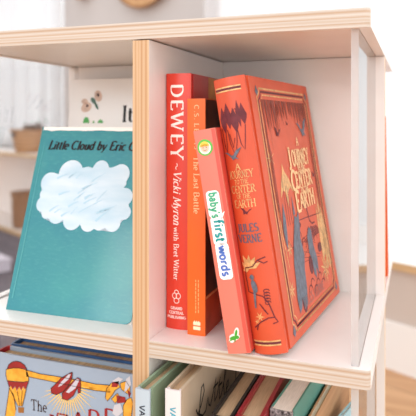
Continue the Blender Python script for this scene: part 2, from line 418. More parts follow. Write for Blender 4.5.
SHEER = see_through('sheer_curtain_cloth', (250,250,252), .7)
def curtain(label, s0, s1, z0, z1, n):
    bm = bmesh.new(); random.seed(n)
    ns = int((s1-s0)/.012); ph = [random.uniform(0, 6) for _ in range(4)]
    prev = None
    for i in range(ns+1):
        s = s0+(s1-s0)*i/ns
        o = WO-.07+.022*math.sin(s*58+ph[0]+1.2*math.sin(s*9+ph[1]))+.012*math.sin(s*23+ph[2])
        cur = (bm.verts.new(W_(s, o, z0)), bm.verts.new(W_(s+.006*math.sin(s*40), o*.99+.003, z1)))
        if prev: bm.faces.new((prev[0], cur[0], cur[1], prev[1]))
        prev = cur
    o = link('sheer_curtain', bm, SHEER, smooth=True)
    sd = o.modifiers.new('cloth_thickness', 'SOLIDIFY'); sd.thickness = .0008
    return tag(o, label, 'curtain', 'sheer window curtains')
curtain('white sheer curtain hanging behind the basket shelf on the left', 2.76, 5.6, -.005, 1.5, 1)
curtain('white sheer curtain behind the top of the bookcase, right of the wall pier', .585, 1.2, -.2, 1.5, 2)

# bench under the right window
bench = thing('window_bench', 'low window bench with white top, tan front edge and greige front', 'bench', Matrix.Translation(W_(-.6, .15, FZ)))
def kid(o): o.matrix_parent_inverse = bench.matrix_world.inverted(); return o
bpy.context.view_layer.update()
def child_world(o, r):
    o.parent = r; o.matrix_parent_inverse = r.matrix_world.inverted(); return o
child_world(wall_box('top_board', -2.3, .95, 0, WO, -.272, -.254, TRIMW), bench)
child_world(wall_box('front_edge', -2.3, .95, -.006, 0, -.274, -.25, TAN), bench)
child_world(wall_box('front_panel', -2.3, .95, .012, .03, -.446, -.272, GREIGE), bench)
child_world(wall_box('lower_front', -2.3, .95, .004, .03, FZ, -.446, TRIMW), bench)  # lower band of the bench front, white below the greige

# low shelf under the left window
SHELFW = mat('low_shelf_paint', (240,230,224), .5, .4)
lows = thing('low_shelf', 'long low white shelf with tan board edges under the left window', 'shelf', Matrix.Translation(W_(2.9, .15, FZ)))
bpy.context.view_layer.update()
child_world(wall_box('top_board', 1.5, 4.6, 0, .3, -.047, -.023, SHELFW), lows)
child_world(wall_box('front_edge', 1.5, 4.6, -.006, 0, -.047, -.023, TAN), lows)
child_world(wall_box('bottom_board', 1.5, 4.6, 0, .3, -.595, -.568, SHELFW), lows)
child_world(wall_box('front_edge', 1.5, 4.6, -.006, 0, -.595, -.568, TAN), lows)
child_world(wall_box('back_board', 1.5, 4.6, .29, .3, -.568, -.047, SHELFW), lows)
for s in (1.5, 4.58): child_world(wall_box('side_board', s, s+.02, 0, .29, -.568, -.047, SHELFW), lows)

def wicker(name, rgb, rgb2):
    m = mat(name, rgb, .8, .2)
    N = m.node_tree.nodes; L = m.node_tree.links; b = N['Principled BSDF']
    tc = N.new('ShaderNodeTexCoord'); ch = N.new('ShaderNodeTexWave'); ch.wave_type = 'BANDS'; ch.bands_direction = 'Z'; ch.inputs['Scale'].default_value = 12; ch.inputs['Distortion'].default_value = 4; ch.inputs['Detail'].default_value = 2
    L.new(tc.outputs['Object'], ch.inputs['Vector'])
    rp = N.new('ShaderNodeValToRGB'); rp.color_ramp.elements[0].color = lin(rgb2); rp.color_ramp.elements[1].color = lin(rgb)
    L.new(ch.outputs['Fac'], rp.inputs[0]); L.new(rp.outputs[0], b.inputs['Base Color'])
    return m
WICK = wicker('wicker', (206,158,112), (150,104,66)); WICK2 = wicker('dark_wicker', (176,124,84), (120,78,48))

def basket(name, label, x, y, z, r0, r1, h, m, sx=1):
    r = thing(name, label, 'basket', Matrix.Translation((x, y, z)))
    bm = bmesh.new(); n = 40
    prof = [(.001, 0), (r0, 0)] + [(r0+(r1-r0)*t**.8, h*t) for t in (.2,.4,.6,.8,1)] + [(r1-.008, h)] + [(r0+(r1-r0)*t**.8-.008, h*t) for t in (.8,.5,.2)] + [(r0-.01, .008), (.001, .008)]
    rings = lathe(bm, prof, n)
    for k, ring in enumerate(rings):
        if 1 <= k <= 6:
            for i, v in enumerate(ring):
                f = 1+.02*(-1)**(i//2+k); v.co.x *= f; v.co.y *= f
    link('wicker_body', bm, m, r, smooth=True)
    bm = bmesh.new()
    nn = 40; k = 8; rr = .008
    vs_ = [[bm.verts.new(((r1+rr*math.cos(2*math.pi*j/k))*math.cos(2*math.pi*i/nn), (r1+rr*math.cos(2*math.pi*j/k))*math.sin(2*math.pi*i/nn), h+rr*math.sin(2*math.pi*j/k)+.002*(-1)**i)) for j in range(k)] for i in range(nn)]
    for i in range(nn):
        for j in range(k): bm.faces.new((vs_[i][j], vs_[(i+1)%nn][j], vs_[(i+1)%nn][(j+1)%k], vs_[i][(j+1)%k]))
    link('rim', bm, m, r, smooth=True)
    return r
B1 = tuple(W_(2.955, .106, 0))[:2]; B2 = tuple(W_(3.02, .146, 0))[:2]
basket('wicker_basket', 'woven wicker basket of pine cones on top of the low white shelf', B1[0], B1[1], -.023, .084, .120, .157, WICK)
basket('storage_basket', 'brown woven basket on the bottom board of the low white shelf', B2[0], B2[1], -.568, .118, .128, .245, WICK2)
CONE = mat('pine_cone', (130,96,78), .8, .2, vary=.5, scale=60)
def cone_mesh():
    bm = bmesh.new(); random.seed(5)
    for k in range(9):
        t = k/8; z = .07*t; rr = .028*math.sin(math.pi*(.18+.8*t))+.004
        for j in range(8):
            a = 2*math.pi*(j+.5*(k % 2))/8
            c = Vector((math.cos(a), math.sin(a), 0)); s_ = Vector((-math.sin(a), math.cos(a), 0)); w_ = rr*.42
            p = [c*rr*.25+Vector((0,0,z)), c*rr+s_*w_+Vector((0,0,z+.004)), c*rr*1.15+Vector((0,0,z+.011)), c*rr-s_*w_+Vector((0,0,z+.004))]
            q = [v+Vector((0,0,.005)) for v in p]
            a4 = [bm.verts.new(v) for v in p]; b4 = [bm.verts.new(v) for v in q]
            bm.faces.new(a4); bm.faces.new(b4[::-1])
            for i in range(4): bm.faces.new((a4[i], b4[i], b4[(i+1)%4], a4[(i+1)%4]))
    lathe(bm, [(.001,0),(.012,.005),(.014,.04),(.003,.075)], 8)
    return bm
cone0 = None
for i, (dx, dy, dz, rx, lb) in enumerate([(-.045,-.050,.085,60,'pine cone lying tipped at the front of the wicker basket'), (.040,-.045,.09,-20,'pine cone standing up at the right of the wicker basket'), (-.035,.040,.1,35,'pine cone at the back of the wicker basket'), (.045,.045,.1,15,'pine cone poking highest out of the wicker basket')]):
    if cone0 is None: o = cone0 = link('pine_cone', cone_mesh(), CONE)
    else: o = cone0.copy(); C.objects.link(o)
    o.location = (B1[0]+dx, B1[1]+dy, -.023+dz+.035); o.rotation_euler = (R_(rx), R_(rx*.6), i)
    tag(o, lb, 'pine cone', 'pine cones in the wicker basket')

# woven trays hung on the wall pier
def tray(label, s, z, r):
    bm = bmesh.new()
    lathe(bm, [(.001,.012),(r*.75,.012),(r*.97,.05),(r,.055),(r*1.0,.045),(r*.8,.0),(.001,0)], 40)
    M = Matrix.Translation(W_(s, WO-.002, z)) @ Matrix.Rotation(math.atan2(-WN.x, WN.y)+0.0, 4, 'Z') @ Matrix.Rotation(R_(90), 4, 'X')
    o = link('woven_wall_tray', bm, wicker('tray_wicker', (206,162,118), (164,118,80)), smooth=True); o.matrix_world = M
    return tag(o, label, 'basket', 'woven trays on the wall')
tray('woven tray on the wall whose broad curved rim shows above the bookcase', 1.78, .865+.4, .4)
tray('woven tray on the wall, a sliver of rim left of the broad one', 2.53, 1.035+.12, .12)

# rug and a pale box on it
RUG = mat('rug_pile', (120,108,114), .95, .1, rgb2=(82,74,82), scale=40, bump=.5)
bm = bmesh.new(); box(bm, (-1.7, -.635, 0), (1.7, .635, .012)); rug = link('rug', bm, RUG); rug.location = W_(1.95, -.665, FZ); rug.rotation_euler = (0, 0, R_(-29))
tag(rug, 'grey mauve flecked rug on the wooden floor behind the bookcase', 'rug'); bevel(rug, .004)
LILAC = mat('lilac_card', (214,204,214), .6, .3, vary=.03, scale=12)
pb = thing('storage_box', 'small pale lilac lidded box on the rug, left of the turquoise book', 'box', Matrix.Translation((-1.885, 2.03, FZ+.012)) @ Matrix.Rotation(R_(-29), 4, 'Z'))
bm = bmesh.new(); box(bm, (-.09, -.06, 0), (.09, .06, .05)); bevel(link('body', bm, LILAC, pb), .003)
bm = bmesh.new(); box(bm, (-.094, -.064, .05), (.094, .064, .068)); bevel(link('lid', bm, LILAC, pb), .003)

# ================================================================== THE BOOKCASE
XL, XR = -.2225, .1914
D = .2114; PT = .015; DD = D*2+PT
H = .27; ST = .0152; TT = .0153; DT = .0163
AX = (.1757, .1817); AXL = (-.2128, -.2068)
bc = thing('bookcase', 'white laminate bookcase with pale plywood edges and clear side panels', 'bookcase', Matrix.Translation((-.015, D, FZ)))
bpy.context.view_layer.update()
def bp(*a, **k):
    o = panel(*a, **k); o.matrix_parent_inverse = bc.matrix_world.inverted(); return o
gs = .0003
SL = [(AXL[0]-gs, AXL[1]+gs), (AX[0]-gs, AX[1]+gs)]
bp('top_panel', (XL, 0, H), (XR, DD, H+TT), bc, PLY_Z, 2, slots=SL, slot_side=-1, slot_y=(.006, D))
bp('shelf_panel', (XL, .0, -ST), (-DT, DD, 0), bc, PLY_Z, 2)
bp('shelf_panel', (0, .0, -ST), (XR, DD, 0), bc, PLY_Z, 2, slots=SL[1:], slot_side=1, slot_y=(.006, D))
LZ = -ST-H
BOT = mat('bottom_board_veneer', (205,160,116), .5, .4, rgb2=(184,138,96), scale=14, stretch=(8,1,1))
o = bp('bottom_panel', (XL, .0, LZ-ST), (XR, DD, LZ), bc, PLY_Z, 2); o.data.materials[0] = BOT
bp('divider_panel', (-DT, 0, LZ), (0, D-.0005, H-.0012), bc, PLY_X, 0)
bp('divider_panel', (-DT, D+PT+.0005, LZ), (0, DD, H-.0012), bc, PLY_X, 0)
bp('back_panel', (XL, D, 0), (XR, D+PT, H-.0008), bc, PLY_Y, 1)
bp('back_post', (XR-.0090, D, LZ), (XR, D+PT, -ST), bc, PLY_Y, 1)
bp('back_post', (XL, D, LZ), (XL+.0090, D+PT, -ST), bc, PLY_Y, 1)
for x in (XL+.004, XR-.034):
    for y in (.006, DD-.036):
        bp('foot', (x, y, FZ), (x+.03, y+.03, LZ-ST), bc, PLY_X, 0)
def clear_panel(x0, x1, y0, y1, z0, z1):
    bm = bmesh.new()
    pts = [(y1, z0), (y1, z1)] + [(y0+.004, z1)] + [(y0, z1-.004)] + arc(y0+.006, z0+.006, .006, .006, 180, 270, 5)
    prism(bm, pts, 0, x0, x1)
    for f in bm.faces:
        f.normal_update(); f.material_index = 0 if abs(f.normal.x) > .9 else 1
    o = link('clear_side_panel', bm, [ACR, ACR_E], bc); o.matrix_parent_inverse = bc.matrix_world.inverted(); o['label'] = 'clear acrylic side panel'
for ax in (AX, AXL):
    clear_panel(ax[0], ax[1], .0065, D-.0005, -.0055 if ax is AX else .0, H+.0055)
    clear_panel(ax[0], ax[1], .0065, D-.0005, LZ, -ST)

# ================================================================== BOOKS, UPPER RIGHT
WHITE_INK = mat('white_ink', (247,232,224), .5, .3)
MAROON = mat('maroon_ink', (112,42,50), .5, .3, vary=.15, scale=200)
GOLD = mat('gold_ink', (236,182,118), .38, .5, vary=.2, scale=250)
GREYB = mat('slate_ink', (108,114,128), .5, .4, vary=.2, scale=200)
BLACK = mat('black_ink', (28,24,26), .5, .3)

# --- tall red hardback, first from the divider
DR = mat('red_jacket', (218,54,30), .35, .5, vary=.03, scale=30, coat=.3)
DR2 = mat('deep_red_jacket', (176,36,34), .35, .5, vary=.05, scale=30, coat=.3)
t_, d_, h_ = .0250, .150, .2412
r, sp, fr = book('hardback_book', 'tall red hardback with large white spine lettering, standing against the divider', 'book', pose(.0010, .0362, 0, 0), t_, d_, h_, DR, DR2, PAGES, bulge=.0022, group='books standing on the middle shelf')
printed('title_lettering', text('DEWEY', 5.6, 231, 12.2, ang=-90, bold=.15, thin=.055, fit=73), sp(), WHITE_INK, r)
printed('author_lettering', text('~', 9, 157, 8, ang=-90, thin=.06, bold=.06)+text('Vicki Myron', 8.4, 149, 7.4, ang=-90, slant=.25, bold=.13, fit=51)+text('with Bret Witter', 8.6, 96, 5.0, ang=-90, slant=.0, bold=.12, fit=50), sp(), WHITE_INK, r)
pm = []
for (cx, cy, rx, ry) in ((9.3, 31.5, 2.2, 2.6), (13.2, 31.5, 2.2, 2.6), (11.3, 27, 2.6, 2.4), (11.3, 35.2, 2.0, 1.8)):
    pm += ribbon(closed(ellipse(cx, cy, rx, ry, 14)), .6)
pm += text('GRAND', 11.2, 18.6, 2.5, center=True, bold=.16, thin=.1, fit=12) + text('CENTRAL', 11.2, 14.4, 2.5, center=True, bold=.16, thin=.1, fit=15) + text('PUBLISHING', 11.2, 10.2, 2.3, center=True, bold=.16, thin=.1, fit=19)
printed('publisher_mark', pm, sp(), WHITE_INK, r)
printed('cover_picture', [[(48, 60), (146, 60), (146, 240.5), (48, 240.5)]], fr(), mat('ochre_print', (196,132,62), .4, .4, rgb2=(160,96,44), scale=40), r, 'ochre picture on the front cover')

# --- orange paperback
OR = mat('orange_cover', (230,100,22), .4, .4, vary=.04, scale=25, coat=.2)
ORD = mat('black_print', (30,22,22), .35, .5, rgb2=(96,52,30), scale=38)
t_, d_, h_ = .0175, .130, .2168
r, sp, fr = book('paperback_book', 'upright orange paperback between the red hardback and the leaning pink book', 'book', pose(.0266, .026, 0, 0), t_, d_, h_, OR, OR, PAGES, bulge=.0006, bt=.0012, hinge=.003, inset=.0006, pz=.0006, group='books standing on the middle shelf')
PALE_INK = mat('pale_orange_ink', (246,198,150), .5, .3)
printed('title_lettering', text('C.S. LEWIS', 7.2, 211, 4.2, ang=-90, bold=.12, fit=42)+text('The Last Battle', 6.6, 164, 5.4, ang=-90, bold=.13, fit=53), sp(), PALE_INK, r)
dash = []
random.seed(3)
for row in (8.0, 10.6):
    v = 51
    while v > 22:
        l = random.uniform(1.5, 4); dash.append([(row, v), (row+1, v), (row+1, v-l), (row, v-l)]); v -= l+1
printed('small_print', dash, sp(), mat('faint_ink', (242,164,104), .5, .3), r)
printed('publisher_mark', [rrect(6, 9.4, 13, 12.6, .6), rrect(6, 5.2, 13, 8.4, .6)]+[[(6.8+i*2, 12.6), (7.4+i*2, 14), (8.0+i*2, 12.6)] for i in range(3)], sp(), mat('cream_ink', (250,226,190), .5, .3), r)
printed('cover_picture', [[(1, 36), (129, 36), (129, 216), (1, 216)]], fr(), ORD, r, 'dark picture on the cover')
printed('cover_rule', [[(1, 33.4), (129, 33.4), (129, 35.2), (1, 35.2)]], fr(), GOLD, r)
printed('cover_band', [[(1, .6), (129, .6), (129, 33), (1, 33)]], fr(), mat('rust_print', (196,80,34), .4, .4, vary=.2, scale=30), r)

# --- pink board book leaning
PK = mat('pink_board', (224,121,103), .4, .4, vary=.03, scale=20, coat=.25)
PKR = mat('coral_board', (226,84,70), .4, .4, vary=.04, scale=20, coat=.25)
t_, d_, h_ = .0200, .150, .190
r, sp, fr = book('board_book', 'narrow pink board book leaning on the orange paperback', 'book', pose(.0758, -.0040, 0, 0, 9.6), t_, d_, h_, PK, PKR, PAGES_W, bulge=.0008, bt=.0022, hinge=.0025, corner=.006, inset=.0004, pz=.0006, group='books standing on the middle shelf')
printed('edge_stripe', [[(16.6, .5), (19.6, .5), (19.6, 189.5), (16.6, 189.5)]], sp(.0003), PKR, r, 'coral stripe along the spine')
GRN = mat('green_ink', (96,186,78), .4, .4); TEAL = mat('teal_ink', (44,160,140), .4, .4); BLU = mat('blue_ink', (78,112,190), .4, .4); YEL = mat('yellow_ink', (246,204,80), .4, .4); SKIN = mat('peach_ink', (240,196,170), .4, .4)
printed('emblem_ring', [ellipse(8.6, 174.6, 7.0, 7.0, 28)], sp(.0004), GRN, r, 'round green emblem')
printed('emblem_ground', [ellipse(8.6, 174.2, 5.4, 5.4, 24)], sp(.0006), WHITE_INK, r)
printed('emblem_face', [ellipse(8.6, 174.6, 3.9, 4.2, 20)], sp(.0008), SKIN, r)
printed('emblem_hair', [arc(8.6, 175.6, 4.3, 4.2, 0, 180, 12)+arc(8.6, 176.4, 3.6, 1.5, 180, 0, 8)], sp(.0010), YEL, r)
printed('emblem_features', [ellipse(7.1, 174.6, .45, .55, 8), ellipse(10.1, 174.6, .45, .55, 8)]+ribbon(arc(8.6, 172.9, 1.4, .8, 200, 340, 6), .45), sp(.0012), mat('brown_ink', (150,90,70), .5, .3), r)
pill = [rrect(2.6, 114.5, 14.6, 137.5, 3.4), rrect(3.0, 91, 15.0, 115.5, 3.4), rrect(3.6, 62, 15.6, 93, 3.4), [(12, 116), (17.2, 119), (13, 111)]]
printed('title_panel', pill, sp(.0006), mat('white_panel_ink', (250,246,243), .4, .4), r, 'white title panel')
kw = dict(ang=-90, serif=False, bold=.17, thin=.15)
printed('title_lettering', text("baby's", 5.6, 136, 7.4, fit=22, **kw), sp(.0009), mat('sea_green_ink', (70,170,130), .4, .4), r, 'green word')
printed('title_lettering', text('first', 6.0, 112.5, 8.6, fit=19, **kw), sp(.0009), mat('dark_teal_ink', (30,150,150), .4, .4), r, 'teal word')
printed('title_lettering', text('words', 6.6, 90.5, 7.6, fit=26, **kw), sp(.0009), BLU, r, 'blue word')
printed('publisher_ground', [ellipse(8.2, 14, 4.9, 2.9, 16, 10), ellipse(10.6, 17.6, 2.2, 4.4, 12, -20), ellipse(5.2, 11.2, 2.4, 2, 12)], sp(.0006), WHITE_INK, r)
printed('publisher_mark', [ellipse(7.4, 13.2, 3.6, 1.7, 16, 10), ellipse(10.2, 17.0, 1.1, 3.4, 12, -20), ellipse(10.6, 13.8, 1.9, 1.5, 12), [(5, 12.4), (2.6, 10.2), (5.8, 11.4)], [(8, 12), (7.6, 9), (9, 11.8)]], sp(.0008), mat('leaf_green_ink', (70,160,50), .4, .4), r, 'small green animal mark')

# --- big orange classic
JO = mat('orange_leather', (211,85,48), .42, .5, vary=.05, scale=45, bump=.06)
JD = mat('orange_hinge_leather', (209,80,44), .42, .5, vary=.05, scale=45, bump=.06)
t_, d_, h_ = .0291, .190, .2345
r, sp, fr = book('hardback_classic', 'thick orange leather hardback with gold lettering, rightmost on the middle shelf', 'book', pose(.0965, .0062, 0, -5.8, 9.6), t_, d_, h_, JD, JO, PAGES, bulge=.0052, bt=.003, hinge=.009, corner=.001, group='books standing on the middle shelf')
CUT = [i*1.5 for i in range(1, 20)]
S1, S2, S3 = sp(.0003), sp(.0005), sp(.0007)
for v in (224.6, 9.2):
    for o_ in (1.0, -2.2): printed('gold_band', [[(1.4, v+o_), (25.6, v+o_), (25.6, v+o_+1.2), (1.4, v+o_+1.2)]], S1, GOLD, r, cuts=CUT)
    printed('dark_band', [[(1.4, v-1.0), (25.6, v-1.0), (25.6, v+1.0), (1.4, v+1.0)]], S1, MAROON, r, cuts=CUT)
# stalactites on the spine
st = []
for x0, x1, top, tip in ((1.6, 8, 208, 186), (6.5, 13.5, 211, 190), (12, 19.5, 206, 186), (18, 22, 212, 190), (20, 26.8, 209, 192)):
    st.append([(x0, top-8), (x0+(x1-x0)*.3, top-2), ((x0+x1)/2, top+2), (x1-(x1-x0)*.25, top-3), (x1, top-8), (x1-.4, tip+6), ((x0+x1)/2+1, tip), (x0+.6, tip+8)])
printed('stalactite_art', st, S1, MAROON, r, cuts=CUT)
ln = []
for pts in ([(2.2,192),(2.8,176),(4.4,170),(5.4,178),(6,190)], [(8,190),(9,178),(12.6,166),(15.5,178),(17,190)], [(17.6,188),(19,176),(21.4,171),(22.6,178),(24.6,192)], [(9.5,186),(11.6,174),(14,182)], [(4,200),(7,206),(10,198)], [(14,203),(18,207),(21,199)]): ln += ribbon(pts, .7)
printed('stalactite_lines', ln, S2, MAROON, r, cuts=CUT)
def bird(cx, cy, s, flip=1):
    P = [(-1,.5),(-.55,.42),(-.15,.1),(.1,.14),(.4,.55),(1,.8),(.62,.3),(.3,-.05),(.58,-.3),(.2,-.18),(-.05,-.34),(-.2,-.08),(-.5,.2)]
    return [(cx+x*s*flip, cy+y*s) for x, y in P]
printed('bird_art', [bird(9.6, 166.5, 9.2)], S3, GREYB, r, cuts=CUT)
printed('bat_art', [bird(14.2, 118.4, 5.4, -1)], S1, MAROON, r, cuts=CUT)
tl = text('A', 12.6, 155, 5.2, center=True, bold=.15, thin=.07) + text('JOURNEY', 13.6, 147.8, 6.2, center=True, bold=.13, thin=.05, fit=22.5) + text('TO THE', 13.4, 142.8, 3.6, center=True, bold=.12, thin=.06, fit=13) + text('CENTER', 13.6, 135.2, 6.2, center=True, bold=.13, thin=.05, fit=22.5) + text('OF THE', 13.4, 130.4, 3.6, center=True, bold=.12, thin=.06, fit=13) + text('EARTH', 13.4, 122.8, 6.2, center=True, bold=.13, thin=.05, fit=20)
printed('title_lettering', tl, S1, GOLD, r, 'gold title lettering', cuts=CUT)
printed('author_lettering', text('JULES', 12.4, 102.2, 6.4, center=True, bold=.17, thin=.07, fit=20)+text('VERNE', 12.8, 93.2, 6.4, center=True, bold=.17, thin=.07, fit=22), S1, mat('dark_slate_ink', (84,90,108), .5, .3), r, 'slate lettering', cuts=CUT)
lv = []
for a, l in ((150, 11), (115, 13), (85, 12), (55, 12), (25, 12), (190, 8)):
    ca, sa = math.cos(R_(a)), math.sin(R_(a)); cx, cy = 8.5, 71
    lv.append([(cx, cy), (cx+ca*l*.5-sa*2.4, cy+sa*l*.5+ca*2.4), (cx+ca*l, cy+sa*l), (cx+ca*l*.5+sa*2.4, cy+sa*l*.5-ca*2.4)])
lv = [[(min(max(p[0], 1), 27), p[1]) for p in q] for q in lv]
for cx, cy, s in ((11.5, 31, 5), (8, 27, 3)):
    for a in range(0, 360, 60): lv.append([(cx, cy), (cx+s*.3*math.cos(R_(a-20)), cy+s*.3*math.sin(R_(a-20))), (cx+s*math.cos(R_(a)), cy+s*math.sin(R_(a))), (cx+s*.3*math.cos(R_(a+20)), cy+s*.3*math.sin(R_(a+20)))])
printed('gold_leaf_art', lv[:6], S1, GOLD, r, cuts=CUT); printed('gold_flower_art', lv[6:12], S1, GOLD, r, cuts=CUT); printed('gold_flower_art', lv[12:], S1, GOLD, r, cuts=CUT)
ln = []
for pts in ([(3.5,66),(4.5,72),(12,73),(17,78),(24,80)], [(17,78),(22,75),(25,76)], [(3.5,66),(4,52),(10,50),(17,48),(21,42),(24,30)], [(5,22),(12,27),(19,30),(24,30)], [(7,20),(9,25)], [(24,30),(26,26),(22,25)]): ln += ribbon(pts, .9)
for i in range(5): ln += ribbon(arc(20.6, 52-i*2.4, 2.4, 1.6, 0, 300, 7), .7)
for i in range(3): ln += ribbon([(13+i*1.6, 42-i*2.5), (16+i*1.6, 38-i*2.5)], .9)
printed('branch_art', ln, S2, MAROON, r, cuts=CUT)
printed('parrot_art', [ellipse(9.6, 64, 2.0, 2.4, 12), ellipse(10.6, 56.5, 2.7, 5.6, 14, 12), [(11.6,53),(10.6,46),(9.6,38),(8.2,39),(8.6,47),(9.0,53)], [(8.6,65),(6.9,63.6),(8.4,62.8)]], S3, GREYB, r)
# front cover
F1, F2, F3 = fr(.0002), fr(.0004), fr(.0006)
U0, U1 = 22, 178
def frame(i):
    a, b, c, d = U0+i, U1-i, 8+i, 224-i; n = 8
    return [(a+n, c), (b-n, c), (b-n+2, c+4), (b-4, c+n-2), (b, c+n), (b, d-n), (b-4, d-n+2), (b-n+2, d-4), (b-n, d), (a+n, d), (a+n-2, d-4), (a+4, d-n+2), (a, d-n), (a, c+n), (a+4, c+n-2), (a+n-2, c+4)]
UMB = mat('umber_ink', (150,64,46), .5, .3, vary=.2, scale=160)
printed('gold_border', ribbon(closed(frame(0)), 1.7), F1, GOLD, r); printed('gold_border', ribbon(closed(frame(6.0)), 1.3), F1, GOLD, r)
printed('dark_border', ribbon(closed(frame(3.0)), 2.0), F1, MAROON, r)
cn = []
for cx, cy in ((U0+1, 222), (U1-1, 222), (U1-1, 10), (U0+1, 10)): printed('corner_art', [[(cx-4, cy-1.2), (cx, cy+5), (cx+4, cy-1.2), (cx, cy-5)]], F2, GREYB, r)
random.seed(11)
st = []
u = U0+8
while u < U1-12:
    wd = random.uniform(4, 9); mid = abs((u+wd/2-100)/70); ln_ = random.uniform(4, 12)+26*mid**1.6*random.uniform(.6, 1.2)
    st.append([(u, 214), (u+wd, 214), (u+wd*.8, 208-ln_*.35), (u+wd*.55, 206-ln_), (u+wd*.3, 208-ln_*.4)]); u += wd*random.uniform(.9, 1.5)
printed('stalactite_art', st, F2, UMB, r)
ln = []
for k in range(22):
    u = random.uniform(U0+8, U1-9); l = random.uniform(10, 34)*(.4+abs((u-100)/70)); ln += ribbon([(u, 208), (u+random.uniform(-1, 1), 208-l)], .9, .3)
printed('rock_lines', ln, F2, UMB, r); ln = []
for k in range(5): ln += ribbon([(U0+9+k*1.5, 190-k*6), (U0+8.5+k*1.1, 120-k*8)], .8)
printed('rock_lines', ln, F2, UMB, r); ln = []
for k in range(5): ln += ribbon([(U1-9-k*1.4, 190-k*8), (U1-9-k, 110-k*4)], .8)
printed('rock_lines', ln, F2, UMB, r)
printed('bird_art', [bird(144, 183, 19)], F3, GREYB, r)
for bx, by, bs_ in ((63, 182, 9), (160, 134.5, 6), (96, 191, 4)): printed('bat_art', [bird(bx, by, bs_, -1)], F3, MAROON, r)
tl = text('A', 119, 169, 8, center=True, bold=.2, thin=.1)
for wd_, cx, vy, ft in (('JOURNEY', 115, 149, 70), ('CENTER', 115, 127, 69), ('EARTH', 116, 106, 64)):
    tl += text(wd_[0], cx-ft/2, vy-1.5, 19, bold=.2, thin=.1)+text(wd_[1:], cx-ft/2+13, vy, 15, bold=.22, thin=.11, fit=ft-12)
tl += text('TO THE', 119, 141, 6, center=True, bold=.2, thin=.12, fit=26) + text('OF THE', 120, 120, 6, center=True, bold=.2, thin=.12, fit=26)
printed('title_lettering', tl, F3, mat('bright_gold_ink', (246,200,146), .4, .5), r, 'gold title lettering')
gd = []
def burst(cx, cy, s, n, w_=.22, ph=0):
    o = []
    for k in range(n):
        a = ph+360*k/n; q = 360/n*.3
        o.append([(cx, cy), (cx+s*w_*math.cos(R_(a-q)), cy+s*w_*math.sin(R_(a-q))), (cx+s*math.cos(R_(a)), cy+s*math.sin(R_(a))), (cx+s*w_*math.cos(R_(a+q)), cy+s*w_*math.sin(R_(a+q)))])
    return o
printed('gold_star_art', burst(32, 160, 13, 7, ph=20), F1, GOLD, r)
printed('gold_wing_art', [[(44,122),(50,136),(58,146),(60,154),(64,146),(74,138),(84,124),(74,130),(66,126),(62,112),(58,127),(52,129)]], F1, GOLD, r)
for x, y0, y1 in ((34,120,60),): gd += ribbon([(x,y0),(x-2,(y0+y1)/2),(x+3,y1)], 2.4, 1)
for k, (u, v, l) in enumerate(((150,62,45),(158,66,52),(165,60,58),(170,50,42),(160,50,30))): gd.append([(u-4, v-18), (u-3.4+k*.5, v+l*.5), (u+k*.4, v+l), (u+4, v+l*.4), (u+4, v-14)])
printed('gold_stem_art', gd[:2], F1, GOLD, r); printed('gold_crystal_art', gd[2:], F1, GOLD, r)
for bx, by, bs_, bn in ((148, 36, 17, 9), (34, 42, 9, 7), (45, 76, 8, 6)): printed('gold_flower_art', burst(bx, by, bs_, bn, .4), F1, GOLD, r)
ln = ribbon([(68,97),(110,95.5),(160,93)], .9)
ln += ribbon([(105,107),(110,110),(115,107),(117,98),(119,91),(126,87),(136,87)], 3.4, 1.5)
for k in range(9): ln += ribbon([(106+k*2, 84-k*1.2), (140+k*1.6, 83-k*1.1)], .7)
for k in range(7):
    ln += ribbon(arc(88+k*9, 28+5*math.sin(k*2.1), 6, 5, 10, 200, 7), 1.2); ln += ribbon(arc(70+k*10, 74+6*math.sin(k*1.7), 5.5, 6, 0, 190, 7), 1.1)
for k in range(16): ln += ribbon([(40+random.uniform(0,100), 50+random.uniform(0,40)), (44+random.uniform(0,100)*.1+k*5, 52+k*2)], .5)
ln += [ellipse(64, 24, 7, 10, 12), ellipse(140, 60, 8, 5, 12), ellipse(100, 50, 6, 9, 12), ellipse(82, 92, 7, 3, 10)]
for x in (54, 60, 66): ln += ribbon([(x, 140), (x-1.5, 118), (x-2, 96)], .8)
printed('landscape_lines', ln, F1, MAROON, r)
gp = [[(58,80),(66,92),(72,103),(78,100),(86,106),(84,92),(80,80),(84,64),(78,50),(76,34),(70,20),(62,17),(58,30),(54,22),(46,18),(44,32),(48,48),(50,62)],
      [(102,78),(110,86),(118,82),(118,66),(124,52),(122,36),(116,44),(112,34),(106,40),(106,54),(100,62)],
      [(36,96),(40,108),(45,118),(47,104),(44,88),(40,76),(37,84)], [(70,103),(73,122),(76,104)]]
printed('grey_rock_art', gp, F2, GREYB, r)
printed('author_lettering', text('JULES VERNE', 60, 19, 8.5, bold=.15, thin=.07, fit=72), F2, mat('rose_slate_ink', (176,112,104), .5, .3), r)

